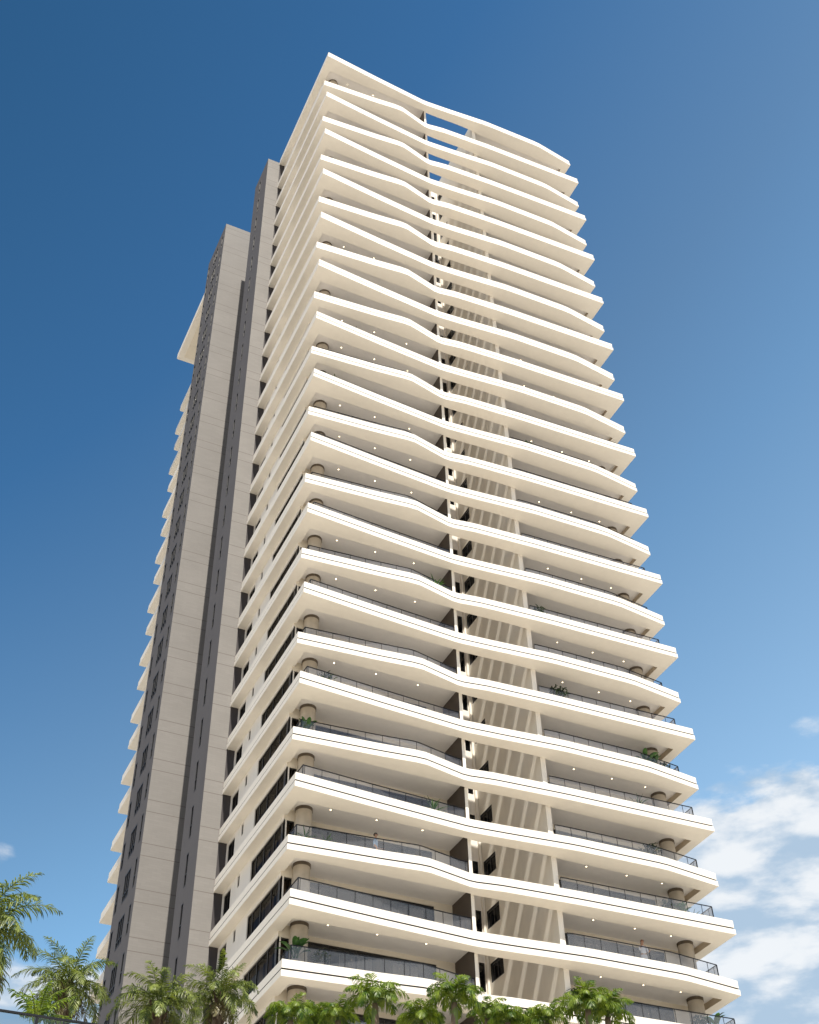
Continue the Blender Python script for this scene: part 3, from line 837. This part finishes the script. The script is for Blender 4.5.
def person(loc, rz, label, hair, shirt, trousers, rarm, larm, longhair):
    t = empty('person', loc, label, 'person', None, rz)
    pel = (0, 0, .93); che = (0, -.02, 1.22); nec = (0, -.01, 1.46); hed = (0, -.03, 1.56)
    body = [[(pel, (.15, .11)), ((0, -.01, 1.06), (.135, .10)), (che, (.155, .11)), ((0, -.01, 1.38), (.12, .085)), (nec, .055), (hed, .06), ((0, -.04, 1.63), (.078, .095)), ((0, -.03, 1.70), (.07, .085))]]
    legs = []
    for s in (-1, 1):
        leg = [(pel, (.15, .11)), ((s*.095, 0, .84), .092), ((s*.10, -.015, .48), .062), ((s*.10, .02, .10), .042), ((s*.105, -.02, .045), .045), ((s*.115, -.15, .03), .032)]
        body.append(leg); legs.append(leg[:4])
    hands = []
    arms = []
    for s, a in ((-1, larm), (1, rarm)):
        sh, elb, wr, hand = a
        arms.append([(che, (.155, .11)), ((s*.13, -.01, 1.38), .06), (sh, .052), (elb, .042), (tuple(Vector(elb).lerp(Vector(wr), .35)), .04)])
        body.append([((0, -.01, 1.38), (.12, .085)), ((s*.13, -.01, 1.385), .055), (sh, .047), (elb, .036), (wr, .026), (hand, (.036, .016))])
        d = (Vector(hand)-Vector(wr)).normalized(); sd = d.cross(Vector((0, 1, .2))).normalized(); cu = d.cross(sd)
        for f in range(4):
            o = (f-1.5)*.017; l = (.068, .08, .075, .058)[f]
            b = Vector(hand)+d*.02+sd*o; k1 = b+d*l*.55+cu*.006; k2 = k1+d*l*.4+cu*.025
            body.append([(hand, (.036, .016)), (tuple(b), .0095), (tuple(k1), .0085), (tuple(k2), .007)])
        b = Vector(wr)+d*.03-sd*.03; e = b+d*.05-sd*.025
        body.append([(wr, .026), (tuple(b), .011), (tuple(e), .008)])
    bo = link('body', skin_mesh('person_body', body, M['skin']), t)
    top = [[((0, 0, .90), (.165, .125)), ((0, -.01, 1.06), (.15, .115)), (che, (.168, .122)), ((0, -.01, 1.38), (.13, .095)), ((0, -.01, 1.43), (.075, .07))]] + arms
    link('shirt', skin_mesh('person_shirt', top, shirt), t)
    bot = [[((0, 0, .97), (.158, .118)), ((0, 0, .9), (.158, .12))]]
    for s, l in ((-1, legs[0]), (1, legs[1])):
        bot.append([((0, 0, .9), (.158, .12)), ((s*.095, 0, .82), .102), ((s*.10, -.015, .48), .075), ((s*.10, .02, .09), .062)])
    link('trousers', skin_mesh('person_trousers', bot, trousers), t)
    # hair cap, ears, nose, eyes, mouth
    hb = MB()
    rows = []
    for i in range(9):
        ph = i/8*1.75
        rows.append([((.094*sin(ph))*cos(2*pi*j/18), -.03+.018+(.112*sin(ph))*sin(2*pi*j/18), 1.655+.112*cos(ph)) for j in range(18)])
    hb.grid(rows, hair, True, True)
    if longhair:
        hb.tube([(0, .07, 1.68), (0, .095, 1.58), (0, .085, 1.46), (0, .075, 1.36)], [.06, .075, .06, .03], 10, hair)
    link('hair', hb.mesh('person_hair'), t)
    fb = MB()
    for s in (-1, 1):
        fb.tube([(s*.033, -.128, 1.65), (s*.033, -.137, 1.65)], [.012, .006], 8, M['hairdark'])
    fb.tube([(-.025, -.127, 1.582), (.025, -.127, 1.582)], .006, 6, M['hairred'])
    link('face_features', fb.mesh('person_face'), bo)
    nb = MB(); nb.tube([(0, -.12, 1.655), (0, -.15, 1.615)], [.01, .016], 8, M['skin'])
    for s in (-1, 1): nb.tube([(s*.078, -.035, 1.66), (s*.092, -.03, 1.62)], [.016, .012], 6, M['skin'])
    link('nose_and_ears', nb.mesh('person_nose'), bo)
    return t

person((4.97, 1.42, zs(25)-.2), 0.9, 'person in a light blue shirt standing at the left balcony railing', M['hairdark'], M['clothblue'], M['trouserdark'],
       ((.19, -.02, 1.34), (.25, -.02, 1.07), (.24, -.24, .95), (.23, -.33, .95)), ((-.19, -.02, 1.34), (-.25, .02, 1.06), (-.25, -.10, .83), (-.25, -.13, .74)), False)
person((20.36, 1.22, zs(26)-.1), -0.35, 'person in a white shirt standing at the right balcony railing with one hand raised', M['hairred'], M['clothwhite'], M['trouserpale'],
       ((.19, -.02, 1.34), (.26, -.03, 1.06), (.24, -.25, .99), (.22, -.34, .99)), ((-.19, -.02, 1.34), (-.23, -.16, 1.12), (-.10, -.22, 1.40), (-.07, -.20, 1.49)), True)

# ------------------------------------------------------------------ camera
C = Vector((-18.95346878, -51.1880952, 1.60468098))
fw = Vector((0.3247287, 0.64741791, 0.68949352)); rt = Vector((0.90288197, -0.42931975, -0.02210666)); up = Vector((-0.28170094, -0.62970994, 0.7239544))
cd = bpy.data.cameras.new('camera'); cam = bpy.data.objects.new('camera', cd); COL.objects.link(cam)
R = Matrix((rt, up, -fw)).transposed()
cam.matrix_world = Matrix.Translation(C) @ R.to_4x4()
cd.sensor_fit = 'HORIZONTAL'; cd.sensor_width = 36; cd.lens = 1263.73*36/819
cd.shift_x = .685/819; cd.shift_y = -1.275/819
cd.clip_start = .1; cd.clip_end = 20000
scene.camera = cam

# ------------------------------------------------------------------ light
EL, AZ = radians(57.2), radians(11.0)      # sun in front of the facade, a little to its left
sd = Vector((-sin(AZ)*cos(EL), -cos(AZ)*cos(EL), sin(EL)))
sl = bpy.data.lights.new('sun', 'SUN'); sl.energy = 5.0; sl.angle = radians(.53); sl.color = (1.0, .93, .82)
so = bpy.data.objects.new('sun', sl); COL.objects.link(so)
so.rotation_euler = sd.to_track_quat('Z', 'Y').to_euler(); so.location = (-20, -60, 160)

wd = bpy.data.worlds.new('World'); scene.world = wd; wd.use_nodes = True
nt = wd.node_tree; nt.nodes.clear()
out = N(nt, 'ShaderNodeOutputWorld'); bg = N(nt, 'ShaderNodeBackground'); bg.inputs['Strength'].default_value = .084
sky = N(nt, 'ShaderNodeTexSky', sky_type='NISHITA'); sky.sun_disc = False
sky.sun_elevation = EL; sky.sun_rotation = atan2(sd.x, sd.y)
sky.altitude = 0; sky.air_density = 1.0; sky.dust_density = 0.0; sky.ozone_density = 3.5
# clouds: noise on a flat layer high above, thick toward the lower right and the lower left of the view
tc = N(nt, 'ShaderNodeTexCoord')
sp = N(nt, 'ShaderNodeSeparateXYZ'); nt.links.new(tc.outputs['Generated'], sp.inputs[0])
def mth(op, a, b=None, c=None, clamp=False):
    n = N(nt, 'ShaderNodeMath', operation=op); n.use_clamp = clamp
    for i, v in enumerate((a, b, c)):
        if v is None: continue
        if isinstance(v, (int, float)): n.inputs[i].default_value = v
        else: nt.links.new(v, n.inputs[i])
    return n.outputs[0]
def sstep(v, a, b):
    n = N(nt, 'ShaderNodeMapRange', interpolation_type='SMOOTHSTEP')
    n.inputs['From Min'].default_value = a; n.inputs['From Max'].default_value = b
    nt.links.new(v, n.inputs['Value']); return n.outputs[0]
zc = mth('MAXIMUM', sp.outputs['Z'], .03)
px = mth('DIVIDE', sp.outputs['X'], zc); py = mth('DIVIDE', sp.outputs['Y'], zc)
cb = N(nt, 'ShaderNodeCombineXYZ'); nt.links.new(px, cb.inputs[0]); nt.links.new(py, cb.inputs[1])
def noise_(scale, det, off, rough=.55, dist=.0, vec=None):
    mp = N(nt, 'ShaderNodeMapping'); mp.inputs['Location'].default_value = off
    nt.links.new(vec or cb.outputs[0], mp.inputs['Vector'])
    n = N(nt, 'ShaderNodeTexNoise'); n.inputs['Scale'].default_value = scale; n.inputs['Detail'].default_value = det
    n.inputs['Roughness'].default_value = rough; n.inputs['Distortion'].default_value = dist
    nt.links.new(mp.outputs[0], n.inputs['Vector']); return n.outputs['Fac']
az = mth('ARCTAN2', sp.outputs['X'], sp.outputs['Y'])
el = mth('ARCSINE', sp.outputs['Z'])
# the clear sky deepens toward the zenith on one side and pales toward the horizon and the coast
hx = mth('ADD', mth('MULTIPLY', sp.outputs['X'], .903), mth('MULTIPLY', sp.outputs['Y'], -.429))
hx0 = hx
tt = mth('ADD', mth('MULTIPLY', hx, 1.08), mth('MULTIPLY_ADD', sp.outputs['Z'], -1.7, 1.82))
rp = N(nt, 'ShaderNodeValToRGB'); nt.links.new(mth('DIVIDE', tt, 1.3, None, True), rp.inputs[0])
els = rp.color_ramp.elements
stops = [(0, (.29, .66, .77)), (.27, (.52, .98, 1.12)), (.55, (1.28, 1.53, 1.40)), (.70, (1.65, 1.92, 1.70)), (1, (2.7, 2.62, 2.08))]
while len(els) < len(stops): els.new(.5)
for e, (p_, c_) in zip(els, stops): e.position = p_; e.color = (*[v/3 for v in c_], 1)
gr = N(nt, 'ShaderNodeVectorMath', operation='MULTIPLY'); nt.links.new(sky.outputs[0], gr.inputs[0]); nt.links.new(rp.outputs[0], gr.inputs[1])
fwd = mth('ADD', mth('MULTIPLY', sp.outputs['X'], .40), mth('MULTIPLY', sp.outputs['Y'], .90))
wv = mth('MULTIPLY', sstep(hx0, -.62, -.36), sstep(fwd, .0, .28))
gm = N(nt, 'ShaderNodeMix', data_type='RGBA'); nt.links.new(wv, gm.inputs['Factor'])
gk = N(nt, 'ShaderNodeVectorMath', operation='MULTIPLY'); gk.inputs[1].default_value = (.36, .31, .27); nt.links.new(sky.outputs[0], gk.inputs[0])
nt.links.new(gk.outputs[0], gm.inputs[6]); nt.links.new(gr.outputs[0], gm.inputs[7])
gs = N(nt, 'ShaderNodeVectorMath', operation='SCALE'); gs.inputs['Scale'].default_value = 3.0; nt.links.new(gm.outputs[2], gs.inputs[0])
def blob(a0, e0, ra, re):
    u = mth('DIVIDE', mth('SUBTRACT', az, radians(a0)), radians(ra)); v = mth('DIVIDE', mth('SUBTRACT', el, radians(e0)), radians(re))
    return sstep(mth('SQRT', mth('ADD', mth('MULTIPLY', u, u), mth('MULTIPLY', v, v))), 1.0, .2)
# cumulus seen side-on: noise over bearing and height above the horizon
ca = N(nt, 'ShaderNodeCombineXYZ'); nt.links.new(az, ca.inputs[0]); nt.links.new(mth('MULTIPLY', el, 2.5), ca.inputs[1])
V = ca.outputs[0]
n1 = noise_(14.0, 10, (3.1, 1.7, 0), .58, .1, V)
n2 = noise_(14.0, 7, (3.1, 1.7+.034, .0), .5, .1, V)
n3 = noise_(8.0, 6, (9.3, 4.2, 0), .55, .1, V)
low = sstep(mth('ADD', el, mth('MULTIPLY', n3, .06)), radians(32.6), radians(30.2))
right = mth('MULTIPLY', sstep(az, radians(33), radians(39.5)), low)
left = mth('MULTIPLY', sstep(az, radians(17), radians(10)), sstep(el, radians(24.8), radians(22.4)))
cov = mth('ADD', mth('ADD', mth('MULTIPLY', right, .84), mth('MULTIPLY', left, .62)), -.34)
cov = mth('ADD', cov, mth('MULTIPLY', mth('ADD', blob(47.4, 31.7, 3.0, 1.0), blob(6.5, 27.4, 1.4, .9)), .33))
dens = sstep(mth('ADD', n1, cov), .40, .78)
rel = mth('SUBTRACT', n1, n2)           # bright tops, blue-grey bases
shade = sstep(mth('ADD', mth('MULTIPLY', rel, 1.7), mth('ADD', mth('MULTIPLY_ADD', n3, .9, .0), mth('MULTIPLY', sstep(el, radians(21), radians(29.5)), .16))), .22, .80)
ccol = N(nt, 'ShaderNodeMix', data_type='RGBA'); nt.links.new(shade, ccol.inputs['Factor'])
ccol.inputs[6].default_value = (3.5, 4.6, 5.85, 1); ccol.inputs[7].default_value = (7.2, 7.4, 7.6, 1)
mix = N(nt, 'ShaderNodeMix', data_type='RGBA'); nt.links.new(mth('MULTIPLY', dens, .94), mix.inputs['Factor'])
nt.links.new(gs.outputs[0], mix.inputs[6]); nt.links.new(ccol.outputs[2], mix.inputs[7])
nt.links.new(mix.outputs[2], bg.inputs['Color']); nt.links.new(bg.outputs[0], out.inputs['Surface'])

scene.view_settings.view_transform = 'Standard'; scene.view_settings.look = 'None'
scene.view_settings.exposure = 0.58; scene.view_settings.gamma = 1.0
scene.view_settings.use_curve_mapping = False
scene.render.engine = 'CYCLES'
scene.cycles.max_bounces = 12; scene.cycles.diffuse_bounces = 7; scene.cycles.transparent_max_bounces = 16
scene.cycles.caustics_reflective = False; scene.cycles.caustics_refractive = False
